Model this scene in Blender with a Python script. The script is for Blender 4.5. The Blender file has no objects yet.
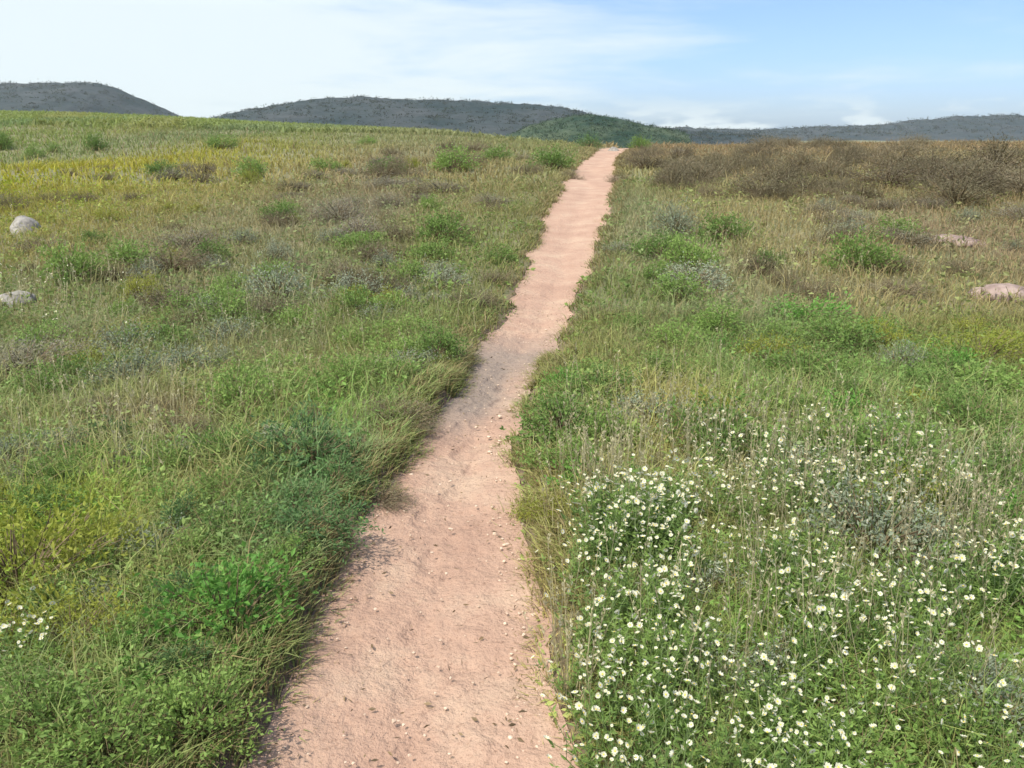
import bpy, math, random
import numpy as np
from mathutils import Vector

R = math.radians
scene = bpy.context.scene
C = scene.collection
rng = np.random.default_rng(7)
random.seed(7)

# ------------------------------------------------------------------ camera
F = 850.0                      # focal length in pixels at 1024 wide
EYE = 1.6
HORIZON_ROW = 132.0
PITCH = math.atan((384 - HORIZON_ROW) / F)
cam_d = bpy.data.cameras.new('camera')
cam = bpy.data.objects.new('camera', cam_d)
C.objects.link(cam)
cam_d.sensor_width = 36.0
cam_d.lens = 36.0 * F / 1024.0
cam_d.clip_start = 0.05
cam_d.clip_end = 20000
cam.location = (0, 0, EYE)
cam.rotation_euler = (math.pi / 2 - PITCH, 0, 0)
scene.camera = cam

# ------------------------------------------------------------------ light
SUN_EL, SUN_AZ = R(58), R(-140)          # azimuth measured from +Y towards +X: from the left, slightly behind
w = bpy.data.worlds.new('World')
scene.world = w
w.use_nodes = True
nt = w.node_tree
nt.nodes.clear()
N = nt.nodes.new
L = nt.links.new
out = N('ShaderNodeOutputWorld')
bg = N('ShaderNodeBackground')
bg.inputs['Strength'].default_value = 0.14
sky = N('ShaderNodeTexSky')
sky.sky_type = 'NISHITA'
sky.sun_disc = False
sky.sun_elevation = SUN_EL
sky.sun_rotation = SUN_AZ
sky.air_density = 1.0
sky.dust_density = 0.6
tc = N('ShaderNodeTexCoord')
sep = N('ShaderNodeSeparateXYZ')
L(tc.outputs['Generated'], sep.inputs[0])


def wmath(op, a, b=None, c=None):
    n = N('ShaderNodeMath')
    n.operation = op
    for i, v in enumerate((a, b, c)):
        if v is None:
            continue
        if isinstance(v, (int, float)):
            n.inputs[i].default_value = v
        else:
            L(v, n.inputs[i])
    return n.outputs[0]


zz = wmath('ADD', wmath('MAXIMUM', sep.outputs[2], 0.0), 0.10)
cx = wmath('DIVIDE', sep.outputs[0], zz)
cy = wmath('DIVIDE', sep.outputs[1], zz)
comb = N('ShaderNodeCombineXYZ')
L(cx, comb.inputs[0])
L(cy, comb.inputs[1])
cn = N('ShaderNodeTexNoise')
cn.inputs['Scale'].default_value = 0.55
cn.inputs['Detail'].default_value = 7
cn.inputs['Roughness'].default_value = 0.58
cn.inputs['Distortion'].default_value = 0.3
L(comb.outputs[0], cn.inputs['Vector'])
bias = N('ShaderNodeMapRange')
bias.inputs[1].default_value = -0.30
bias.inputs[2].default_value = 0.40
bias.inputs[3].default_value = 0.33
bias.inputs[4].default_value = -0.12
L(sep.outputs[0], bias.inputs[0])
cf = N('ShaderNodeMapRange')
cf.interpolation_type = 'SMOOTHSTEP'
cf.inputs[1].default_value = 0.42
cf.inputs[2].default_value = 0.78
L(wmath('ADD', cn.outputs['Fac'], bias.outputs[0]), cf.inputs[0])
# low bank of cumulus on the horizon
low = N('ShaderNodeMapRange')
low.interpolation_type = 'SMOOTHSTEP'
low.inputs[1].default_value = 0.05
low.inputs[2].default_value = 0.0
L(sep.outputs[2], low.inputs[0])
ln = N('ShaderNodeTexNoise')
ln.inputs['Scale'].default_value = 9.0
ln.inputs['Detail'].default_value = 5
mp = N('ShaderNodeMapping')
mp.inputs['Scale'].default_value = (1, 1, 4.0)
L(tc.outputs['Generated'], mp.inputs[0])
L(mp.outputs[0], ln.inputs['Vector'])
lnr = N('ShaderNodeMapRange')
lnr.interpolation_type = 'SMOOTHSTEP'
lnr.inputs[1].default_value = 0.49
lnr.inputs[2].default_value = 0.57
L(ln.outputs['Fac'], lnr.inputs[0])
lowf = wmath('MULTIPLY', low.outputs[0], lnr.outputs[0])
fac = wmath('MAXIMUM', wmath('MULTIPLY', cf.outputs[0], 0.92), wmath('MULTIPLY', lowf, 0.95))
mixc = N('ShaderNodeMix')
mixc.data_type = 'RGBA'
L(fac, mixc.inputs['Factor'])
tint = N('ShaderNodeMix')                 # deeper blue between the clouds
tint.data_type = 'RGBA'
tint.blend_type = 'MULTIPLY'
tint.inputs['Factor'].default_value = 1.0
L(sky.outputs[0], tint.inputs['A'])
tz = N('ShaderNodeMapRange')
tz.inputs[1].default_value = 0.0
tz.inputs[2].default_value = 0.16
L(sep.outputs[2], tz.inputs[0])
tzm = N('ShaderNodeMix')
tzm.data_type = 'RGBA'
L(tz.outputs[0], tzm.inputs['Factor'])
tzm.inputs['A'].default_value = (.36, .48, .76, 1)
tzm.inputs['B'].default_value = (.49, .56, .735, 1)
L(tzm.outputs['Result'], tint.inputs['B'])
L(tint.outputs['Result'], mixc.inputs['A'])
cup = N('ShaderNodeMapRange')             # cloud overhead, out of view, made brighter to add sky fill light
cup.inputs[1].default_value = .12
cup.inputs[2].default_value = .5
cup.inputs[3].default_value = 4.3
cup.inputs[4].default_value = 9.0
L(sep.outputs[2], cup.inputs[0])
cvec = N('ShaderNodeVectorMath')
cvec.operation = 'SCALE'
cvec.inputs[0].default_value = (.875, .975, 1.0)
L(cup.outputs[0], cvec.inputs['Scale'])
L(cvec.outputs[0], mixc.inputs['B'])
L(mixc.outputs['Result'], bg.inputs['Color'])
L(bg.outputs[0], out.inputs[0])

sd = bpy.data.lights.new('sun', 'SUN')
sd.energy = 3.2
sd.angle = R(0.6)
sd.color = (1.0, 0.955, 0.88)
sun = bpy.data.objects.new('sun', sd)
C.objects.link(sun)
sdir = Vector((math.sin(SUN_AZ) * math.cos(SUN_EL), math.cos(SUN_AZ) * math.cos(SUN_EL), math.sin(SUN_EL)))
sun.rotation_euler = sdir.to_track_quat('Z', 'Y').to_euler()
sun.location = sdir * 50

vs = scene.view_settings
vs.view_transform = 'Standard'
vs.look = 'None'
vs.exposure = 0.75
vs.gamma = 1.0
vs.use_curve_mapping = False
scene.cycles.max_bounces = 6
scene.cycles.transparent_max_bounces = 6
scene.cycles.volume_bounces = 1


# ------------------------------------------------------------------ numbers
def _hash(ix, iy, seed):
    h = (ix.astype(np.int64) * 374761393 + iy.astype(np.int64) * 668265263 + seed * 974711) & 0x7fffffff
    h = ((h ^ (h >> 13)) * 1274126177) & 0x7fffffff
    return ((h ^ (h >> 16)) & 0xffff) / 65535.0


def vn(x, y, seed=0):
    x = np.asarray(x, float)
    y = np.asarray(y, float)
    ix, iy = np.floor(x), np.floor(y)
    fx, fy = x - ix, y - iy
    fx, fy = fx * fx * (3 - 2 * fx), fy * fy * (3 - 2 * fy)
    a, b = _hash(ix, iy, seed), _hash(ix + 1, iy, seed)
    c, d = _hash(ix, iy + 1, seed), _hash(ix + 1, iy + 1, seed)
    return (a * (1 - fx) + b * fx) * (1 - fy) + (c * (1 - fx) + d * fx) * fy


def fbm(x, y, seed=0, o=4):
    s, a, t = 0, 1, 0
    for i in range(o):
        s = s + a * vn(x * 2 ** i, y * 2 ** i, seed + 17 * i)
        t += a
        a *= .5
    return s / t


def sstep(a, b, v):
    t = np.clip((v - a) / (b - a), 0, 1)
    return t * t * (3 - 2 * t)


# ground height along the walk: level, a slight dip, then the long rise to a crest
_py = [-60, -20, 0, 3.4, 4.4, 5.4, 7.2, 9.6, 13, 19, 27, 38, 50, 60, 90, 150, 400, 4000]
_pz = [.4, .1, 0, -.03, -.08, -.12, -.22, -.24, -.12, .18, .36, .52, .62, .52, -.8, -3, -9, -14]
_ty = np.concatenate([np.arange(-60, 60, .1), np.geomspace(60, 4000, 400)])
_tz = np.interp(_ty, _py, _pz)
_k = np.hanning(21)
_k /= _k.sum()
_s = np.convolve(_tz[:1200], _k, 'same')
_tz[10:1190] = _s[10:1190]


def base_z(x, y):
    z = np.interp(y, _ty, _tz)
    r = -x / np.maximum(y, 1.0)
    rise = np.interp(r, [-.12, -.03, .07, .29, .40, .57, .8], [0, 1.1, 3.1, 4.4, 5.2, 5.7, 6]) * sstep(26, 128, y) * (1 - sstep(150, 700, y))
    z = z + rise
    d = np.hypot(x, y)
    und = (fbm(x / 9, y / 9, 3, 3) - .5) * .5 * sstep(6, 30, d) + (fbm(x / 2.2, y / 2.2, 9, 3) - .5) * .14 * sstep(.6, 2.0, np.abs(x))
    z = z + und + (fbm(x / 60, y / 60, 31, 3) - .5) * 4 * sstep(140, 500, d)
    rr = x / np.maximum(y, 1.0)
    z = z + .25 * sstep(.12, .5, rr) * sstep(9, 30, y) * (1 - sstep(60, 120, y))
    return z


def ray(px, py):
    u, v = (px - 512) / F, (384 - py) / F
    c, s = math.cos(PITCH), math.sin(PITCH)
    return np.array([u, c + v * s, -s + v * c])


def at(px, py):
    """ground point that the photograph shows at this pixel"""
    d = ray(px, py)
    t = np.concatenate([np.arange(1, 30, .02), np.arange(30, 160, .2)])
    z = EYE + d[2] * t - base_z(d[0] * t, d[1] * t)
    i = np.argmax(z < 0) if (z < 0).any() else len(t) - 1
    return d[0] * t[i], d[1] * t[i]


# path edges, measured from the photograph row by row, laid on the ground
EDGE = [(768, 255, 566), (720, 282, 556), (680, 300, 543), (640, 318, 532), (600, 334, 524), (560, 346, 520),
        (525, 364, 517), (490, 388, 513), (460, 408, 510), (430, 428, 513), (405, 446, 520), (380, 463, 531),
        (350, 485, 548), (325, 502, 560), (300, 516, 572), (270, 528, 584), (250, 535, 593), (220, 546, 604),
        (200, 557, 611), (182, 566, 614), (168, 577, 616), (158, 588, 618), (152, 596, 620)]
ey, exl, exr = [], [], []
for row, a, b in EDGE:
    l, r_ = at(a, row), at(b, row)
    m = at((a + b) / 2, row)
    if ey and m[1] <= ey[-1] + .05:
        continue
    ey.append(m[1])
    exl.append(l[0])
    exr.append(r_[0])
ey = np.array(ey)
exl = np.array(exl)
exr = np.array(exr)
sl = (exl[1] - exl[0]) / (ey[1] - ey[0])
ey = np.concatenate([[-8, 0], ey, [ey[-1] + 8, ey[-1] + 25]])
exl = np.concatenate([[exl[0] + .2, exl[0] + .03], exl, [exl[-1] + 1.4, exl[-1] + 5]])
exr = np.concatenate([[exr[0] - .05, exr[0] + .0], exr, [exr[-1] + 1.4, exr[-1] + 5]])


def edges(y):
    n1 = (fbm(y * 2.3, y * 0 + 5, 71, 3) - .5)
    n2 = (fbm(y * 2.3, y * 0 + 9, 83, 3) - .5)
    k = np.clip(np.abs(y) * .015 + .07, .07, .28)
    return np.interp(y, ey, exl) + n1 * k, np.interp(y, ey, exr) + n2 * k


def path_d(x, y):
    """signed distance outside the path edge (negative on the path)"""
    l, r_ = edges(y)
    return np.maximum(l - x, x - r_)


def ground_z(x, y):
    x = np.asarray(x, float)
    y = np.asarray(y, float)
    pd = path_d(x, y)
    on = (y < 70)
    bank = np.where(on, -.05 * (1 - sstep(-.05, .10, pd)) - .12 * (1 - sstep(-.16, -.04, pd)) + .035 * sstep(0.02, .3, pd) * (1 - sstep(.5, 2, pd)), 0)
    l, r_ = edges(y)
    u = l - x
    lb = .05 * sstep(.0, .10, u) * (1 - sstep(.3, 1.2, u)) * sstep(1.2, 2.2, y) * (1 - sstep(5.5, 9, y)) * (.55 + .9 * vn(y * 3, y * 0, 23))
    return base_z(x, y) + bank + np.where(on, lb, 0)


# ------------------------------------------------------------------ materials
def new_mat(name):
    m = bpy.data.materials.new(name)
    m.use_nodes = True
    t = m.node_tree
    return m, t, t.nodes['Principled BSDF'], t.nodes['Material Output']


def ramp(t, cols):
    n = t.nodes.new('ShaderNodeValToRGB')
    e = n.color_ramp.elements
    while len(e) < len(cols):
        e.new(.5)
    for i, (p, c) in enumerate(cols):
        e[i].position = p
        e[i].color = (*c, 1)
    return n


def noise(t, scale, detail=4, rough=.55, coord='Object'):
    n = t.nodes.new('ShaderNodeTexNoise')
    n.inputs['Scale'].default_value = scale
    n.inputs['Detail'].default_value = detail
    n.inputs['Roughness'].default_value = rough
    c = t.nodes.new('ShaderNodeTexCoord')
    t.links.new(c.outputs[coord], n.inputs['Vector'])
    return n


def bump(t, p, src, strength, dist):
    b = t.nodes.new('ShaderNodeBump')
    b.inputs['Strength'].default_value = strength
    b.inputs['Distance'].default_value = dist
    t.links.new(src, b.inputs['Height'])
    t.links.new(b.outputs[0], p.inputs['Normal'])


def leaf_mat(name, dark, light, trans=.4, rough=.6, attr=None, alt=None):
    """two leaf colours mixed by plant (Object Info random) and by a noise in the plant; attr: per-blade tint"""
    m, t, p, o = new_mat(name)
    lk = t.links.new
    if attr:
        a = t.nodes.new('ShaderNodeAttribute')
        a.attribute_name = attr
        col = a.outputs['Color']
    else:
        oi = t.nodes.new('ShaderNodeObjectInfo')
        nz = noise(t, 9, 2)
        ad = t.nodes.new('ShaderNodeMath')
        ad.operation = 'MULTIPLY_ADD'
        lk(oi.outputs['Random'], ad.inputs[0])
        ad.inputs[1].default_value = .6
        mr = t.nodes.new('ShaderNodeMapRange')
        mr.inputs[1].default_value = .3
        mr.inputs[2].default_value = .7
        mr.inputs[3].default_value = 0
        mr.inputs[4].default_value = .55
        lk(nz.outputs['Fac'], mr.inputs[0])
        lk(mr.outputs[0], ad.inputs[2])
        mid = alt or tuple((a + b) / 2 for a, b in zip(dark, light))
        rp = ramp(t, [(.1, dark), (.55, mid), (1.0, light)])
        lk(ad.outputs[0], rp.inputs[0])
        col = rp.outputs[0]
    lk(col, p.inputs['Base Color'])
    p.inputs['Roughness'].default_value = rough
    p.inputs['Specular IOR Level'].default_value = .25
    tr = t.nodes.new('ShaderNodeBsdfTranslucent')
    lk(col, tr.inputs['Color'])
    mx = t.nodes.new('ShaderNodeMixShader')
    mx.inputs[0].default_value = trans
    lk(p.outputs[0], mx.inputs[1])
    lk(tr.outputs[0], mx.inputs[2])
    lk(mx.outputs[0], o.inputs['Surface'])
    return m


def plain_mat(name, c1, c2, scale=12, rough=.85, bmp=0, bd=.01, lim=(.3, .7)):
    m, t, p, o = new_mat(name)
    n = noise(t, scale, 5, .6)
    rp = ramp(t, [(lim[0], c1), (lim[1], c2)])
    t.links.new(n.outputs['Fac'], rp.inputs[0])
    t.links.new(rp.outputs[0], p.inputs['Base Color'])
    p.inputs['Roughness'].default_value = rough
    p.inputs['Specular IOR Level'].default_value = .2
    if bmp:
        bump(t, p, n.outputs['Fac'], bmp, bd)
    return m


# soil of the field
M_SOIL, t, p, o = new_mat('heath_soil')
n1 = noise(t, 1.3, 6, .65)
r1 = ramp(t, [(.3, (.09, .10, .035)), (.5, (.15, .145, .06)), (.7, (.20, .16, .09))])
t.links.new(n1.outputs['Fac'], r1.inputs[0])
ab = t.nodes.new('ShaderNodeAttribute')
ab.attribute_name = 'bare'
nb = noise(t, 28, 5, .7)
rb = ramp(t, [(.3, (.10, .06, .035)), (.55, (.19, .125, .08)), (.75, (.28, .20, .14))])
t.links.new(nb.outputs['Fac'], rb.inputs[0])
mb = t.nodes.new('ShaderNodeMix')
mb.data_type = 'RGBA'
t.links.new(ab.outputs['Fac'], mb.inputs['Factor'])
t.links.new(r1.outputs[0], mb.inputs['A'])
t.links.new(rb.outputs[0], mb.inputs['B'])
t.links.new(mb.outputs['Result'], p.inputs['Base Color'])
p.inputs['Roughness'].default_value = .95
n2 = noise(t, 22, 6, .7)
bump(t, p, n2.outputs['Fac'], .8, .04)

# sandy path: pinkish sand, paler dry crust, a greyer stretch in the dip, scattered darker specks
M_PATH, t, p, o = new_mat('pink_sand')
lk = t.links.new
n1 = noise(t, 1.7, 7, .68)
r1 = ramp(t, [(.28, (.335, .205, .147)), (.5, (.40, .256, .184)), (.72, (.465, .332, .237))])
lk(n1.outputs['Fac'], r1.inputs[0])
n3 = noise(t, 70, 4, .7)
r3 = ramp(t, [(.30, (.55, .5, .46)), (.46, (1, 1, 1)), (.75, (1.0, 1.0, 1.0))])
lk(n3.outputs['Fac'], r3.inputs[0])
mu = t.nodes.new('ShaderNodeMix')
mu.data_type = 'RGBA'
mu.blend_type = 'MULTIPLY'
mu.inputs['Factor'].default_value = .7
lk(r1.outputs[0], mu.inputs['A'])
lk(r3.outputs[0], mu.inputs['B'])
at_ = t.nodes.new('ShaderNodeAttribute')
at_.attribute_name = 'dip_grey'
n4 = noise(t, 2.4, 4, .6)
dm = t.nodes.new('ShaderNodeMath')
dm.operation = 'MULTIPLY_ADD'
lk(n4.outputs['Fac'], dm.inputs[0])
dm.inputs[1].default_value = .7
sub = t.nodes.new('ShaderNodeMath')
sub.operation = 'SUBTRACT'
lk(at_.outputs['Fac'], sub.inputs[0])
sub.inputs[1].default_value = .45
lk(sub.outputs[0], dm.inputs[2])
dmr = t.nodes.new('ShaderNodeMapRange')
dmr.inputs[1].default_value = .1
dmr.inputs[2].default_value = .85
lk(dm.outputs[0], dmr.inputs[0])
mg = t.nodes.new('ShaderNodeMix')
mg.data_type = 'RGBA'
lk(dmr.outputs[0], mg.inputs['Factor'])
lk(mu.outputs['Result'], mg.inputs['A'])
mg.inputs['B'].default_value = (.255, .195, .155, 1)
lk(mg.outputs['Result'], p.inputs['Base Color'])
p.inputs['Roughness'].default_value = .95
p.inputs['Specular IOR Level'].default_value = .15
n5 = noise(t, 16, 6, .65)
bump(t, p, n5.outputs['Fac'], .9, .04)

M_PEBBLE = plain_mat('sandstone_pebble', (.36, .25, .18), (.62, .48, .36), 30)
M_ROCK = plain_mat('pale_rock', (.14, .125, .11), (.36, .33, .29), 5, .95, 1.0, .06)
M_PINKROCK = plain_mat('pinkish_rock', (.15, .10, .085), (.36, .27, .23), 5, .95, 1.0, .06)
M_STEM = plain_mat('brown_stem', (.10, .07, .04), (.19, .14, .08), 40)
M_GSTEM = plain_mat('green_stem', (.10, .15, .05), (.18, .23, .09), 40)
M_BLADE = leaf_mat('grass_blade', None, None, .45, .55, attr='tint')
M_GREEN = leaf_mat('green_leaf', (0.096, 0.166, 0.038), (0.252, 0.356, 0.086))
M_BRIGHT = leaf_mat('fresh_green_leaf', (0.098, 0.221, 0.039), (0.182, 0.364, 0.065))
M_YELLOW = leaf_mat('yellow_green_leaf', (0.200, 0.237, 0.031), (0.338, 0.338, 0.056))
M_TEAL = leaf_mat('blue_green_leaf', (.08, .15, .05), (.16, .25, .085))
M_GREY = leaf_mat('silver_grey_leaf', (0.161, 0.190, 0.121), (0.299, 0.322, 0.218), .2)
M_HEATH = leaf_mat('heath_needle', (.105, .078, .055), (.22, .175, .11), .2, alt=(.15, .132, .07))
M_MAUVE = leaf_mat('mauve_heather', (.15, .125, .105), (.26, .225, .185), .2, alt=(.19, .175, .11))
M_PETAL = leaf_mat('cream_petal', (.56, .54, .38), (.70, .68, .54), .3)
M_DISC = plain_mat('flower_disc', (.55, .40, .05), (.65, .50, .10), 200)
M_HILL = plain_mat('heath_hillside', (.008, .022, .024), (.045, .050, .052), .022, .95, 1.0, 6, (.3, .7))
M_HILLG = plain_mat('green_hillside', (.012, .032, .02), (.06, .08, .045), .07, .95, 1.0, 3, (.38, .62))
M_FIELD = plain_mat('pasture_hillside', (.10, .12, .04), (.17, .17, .06), .05)


# ------------------------------------------------------------------ builders
def link(name, me, parent=None):
    ob = bpy.data.objects.new(name, me)
    C.objects.link(ob)
    if parent:
        ob.parent = parent
    return ob


def tag(o, label, cat=None, group=None, kind=None):
    o['label'] = label
    if cat:
        o['category'] = cat
    if group:
        o['group'] = group
    if kind:
        o['kind'] = kind
    return o


def np_mesh(name, verts, faces, mats, smooth=False, tint=None, midx=None):
    """verts (N,3); faces: list of index arrays (each (M,k))"""
    me = bpy.data.meshes.new(name)
    verts = np.asarray(verts, np.float32)
    faces = [np.asarray(f, np.int32) for f in faces if len(f)]
    loops = np.concatenate([f.ravel() for f in faces])
    sizes = np.concatenate([np.full(len(f), f.shape[1], np.int32) for f in faces])
    starts = np.concatenate([[0], np.cumsum(sizes)[:-1]]).astype(np.int32)
    me.vertices.add(len(verts))
    me.vertices.foreach_set('co', verts.ravel())
    me.loops.add(len(loops))
    me.loops.foreach_set('vertex_index', loops)
    me.polygons.add(len(sizes))
    me.polygons.foreach_set('loop_start', starts)
    me.polygons.foreach_set('loop_total', sizes)
    me.polygons.foreach_set('use_smooth', np.full(len(sizes), smooth))
    for m in (mats if isinstance(mats, (list, tuple)) else [mats]):
        me.materials.append(m)
    if midx is not None:
        me.polygons.foreach_set('material_index', np.asarray(midx, np.int32))
    if tint is not None:
        a = me.color_attributes.new('tint', 'FLOAT_COLOR', 'POINT')
        tt = np.ones((len(verts), 4), np.float32)
        tt[:, :3] = tint
        a.data.foreach_set('color', tt.ravel())
    me.update(calc_edges=True)
    me.validate()
    return me


def grid_faces(nr, nc):
    i = np.arange((nr - 1) * (nc - 1))
    r_, c_ = i // (nc - 1), i % (nc - 1)
    a = r_ * nc + c_
    return np.stack([a, a + 1, a + nc + 1, a + nc], 1)


def blades(base, h, wd, az, lean, curl):
    """curved grass blades: 5 verts, a quad and a tip triangle each"""
    n = len(base)
    d = np.stack([np.cos(az), np.sin(az), np.zeros(n)], 1)
    s = np.stack([-np.sin(az), np.cos(az), np.zeros(n)], 1)
    tw = rng.uniform(-1, 1, n)[:, None]
    s = s + d * tw
    s /= np.linalg.norm(s, axis=1)[:, None]
    up = np.array([0, 0, 1.0])
    hw = (wd / 2)[:, None]
    m = base + up * (h * .55)[:, None] + d * (h * lean * .4)[:, None]
    tp = base + up * (h * (1 - .35 * curl))[:, None] + d * (h * (lean + curl * .5))[:, None]
    V = np.stack([base - s * hw, base + s * hw, m + s * hw * .8, m - s * hw * .8, tp], 1).reshape(-1, 3)
    o_ = np.arange(n)[:, None] * 5
    return V, o_ + np.array([[0, 1, 2, 3]]), o_ + np.array([[3, 2, 4]])


def leaves(cen, dirv, ln, wd):
    """folded diamond leaves: 4 verts, two triangles"""
    n = len(cen)
    dirv = dirv / np.maximum(np.linalg.norm(dirv, axis=1), 1e-6)[:, None]
    rv = rng.normal(size=(n, 3))
    s = np.cross(dirv, rv)
    s /= np.maximum(np.linalg.norm(s, axis=1), 1e-6)[:, None]
    nn = np.cross(s, dirv)
    l_, w_ = ln[:, None], wd[:, None]
    a = cen
    b = cen + dirv * l_ * .45 + s * w_ * .5 + nn * w_ * .15
    c = cen + dirv * l_
    d = cen + dirv * l_ * .45 - s * w_ * .5 + nn * w_ * .15
    V = np.stack([a, b, c, d], 1).reshape(-1, 3)
    o_ = np.arange(n)[:, None] * 4
    return V, np.concatenate([o_ + np.array([[0, 1, 2]]), o_ + np.array([[0, 2, 3]])])


def tubes(P0, P1, r0, r1):
    """thin three-sided stems"""
    n = len(P0)
    d = P1 - P0
    d /= np.maximum(np.linalg.norm(d, axis=1), 1e-6)[:, None]
    ref = np.where(np.abs(d[:, 2:3]) > .9, np.array([[1.0, 0, 0]]), np.array([[0, 0, 1.0]]))
    s = np.cross(d, ref)
    s /= np.linalg.norm(s, axis=1)[:, None]
    q = np.cross(d, s)
    vs_ = []
    for P, rr in ((P0, r0), (P1, r1)):
        for k in range(3):
            a = k * 2 * math.pi / 3
            vs_.append(P + (s * math.cos(a) + q * math.sin(a)) * np.reshape(rr, (-1, 1)))
    V = np.stack(vs_, 1).reshape(-1, 3)
    o_ = np.arange(n)[:, None] * 6
    f = [o_ + np.array([[k, (k + 1) % 3, 3 + (k + 1) % 3, 3 + k]]) for k in range(3)]
    return V, np.concatenate(f)


# ------------------------------------------------------------------ ground, path, hills
xs = np.sinh(np.linspace(-7.2, 7.2, 300)) * 2.1
ys = np.concatenate([np.arange(-30, -2, 1.0), np.arange(-2, 10, .09), np.arange(10, 30, .25), np.arange(30, 70, .6),
                     np.geomspace(70, 3200, 120)])
xs = np.unique(np.clip(np.concatenate([xs, np.arange(-2.2, 3.2, .05)]), -3000, 3000))
X, Y = np.meshgrid(xs, ys)
Z = ground_z(X.ravel(), Y.ravel())
me = np_mesh('ground', np.stack([X.ravel(), Y.ravel(), Z], 1), [grid_faces(len(ys), len(xs))], M_SOIL, True)
a = me.attributes.new('bare', 'FLOAT', 'POINT')
a.data.foreach_set('value', ((1 - sstep(.04, .16, path_d(X.ravel(), Y.ravel()))) * (Y.ravel() < 68)).astype(np.float32))
tag(link('ground', me), 'low heath ground falling to a dip and rising to a crest', kind='structure')

pys = np.concatenate([np.arange(-7, .9, .06), np.arange(.9, 7, .022), np.arange(7, 12, .06), np.arange(12, 68, .25)])
pl, pr = edges(pys)
cols = np.linspace(-.06, 1.06, 44)
PX = pl[:, None] + (pr - pl)[:, None] * cols[None]
PY = np.repeat(pys[:, None], 44, 1)
PZ = base_z(PX.ravel(), PY.ravel()).reshape(PX.shape) - .028
PZ += (fbm(PX * 3.5, PY * 3.5, 5, 4) - .5) * .035 * (1 - .7 * sstep(6, 12, PY)) + (fbm(PX * 14, PY * 14, 6, 2) - .5) * .010
PZ += (fbm(PX * 1.6, PY * 5.5, 8, 3) - .5) * .030 * (1 - .8 * sstep(5, 9, PY)) * sstep(0, .25, .5 - np.abs(cols[None] - .5))
PZ -= .020 * np.exp(-((cols[None] - .5 - (fbm(PY / 3, PY * 0, 12, 2) - .5) * .5) / .17) ** 2)
frs = np.random.default_rng(21)
for i in range(34):                                   # old footprints
    fy = .9 + i * .22 + frs.normal(0, .05)
    fl, fr_ = edges(np.array([fy]))
    fx = float(fl[0] + (fr_[0] - fl[0]) * np.clip(.5 + (.13 if i % 2 else -.13) + frs.normal(0, .10), .15, .85))
    fa = frs.normal(.08, .18)
    du = (PX - fx) * math.cos(fa) - (PY - fy) * math.sin(fa)
    dv = (PX - fx) * math.sin(fa) + (PY - fy) * math.cos(fa)
    q_ = np.sqrt((du / (.042 - .010 * np.sin(dv * 14))) ** 2 + (dv / .125) ** 2)
    PZ -= frs.uniform(.004, .011) * (1 - sstep(.75, 1.15, q_))
    PZ += .004 * np.exp(-((q_ - 1.25) / .22) ** 2)
PZ += .016 * (np.abs(cols[None] - .5) * 2) ** 3
me = np_mesh('path', np.stack([PX.ravel(), PY.ravel(), PZ.ravel()], 1), [grid_faces(len(pys), 44)], M_PATH, True)
a = me.attributes.new('dip_grey', 'FLOAT', 'POINT')  # how grey the sand turns through the dip
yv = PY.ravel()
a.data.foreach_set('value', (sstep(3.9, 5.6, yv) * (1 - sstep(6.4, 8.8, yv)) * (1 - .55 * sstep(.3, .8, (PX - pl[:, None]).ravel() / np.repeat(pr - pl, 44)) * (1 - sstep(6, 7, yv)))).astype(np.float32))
tag(link('path', me), 'pinkish sandy footpath running up to the crest, greyer in the dip', kind='structure')


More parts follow.
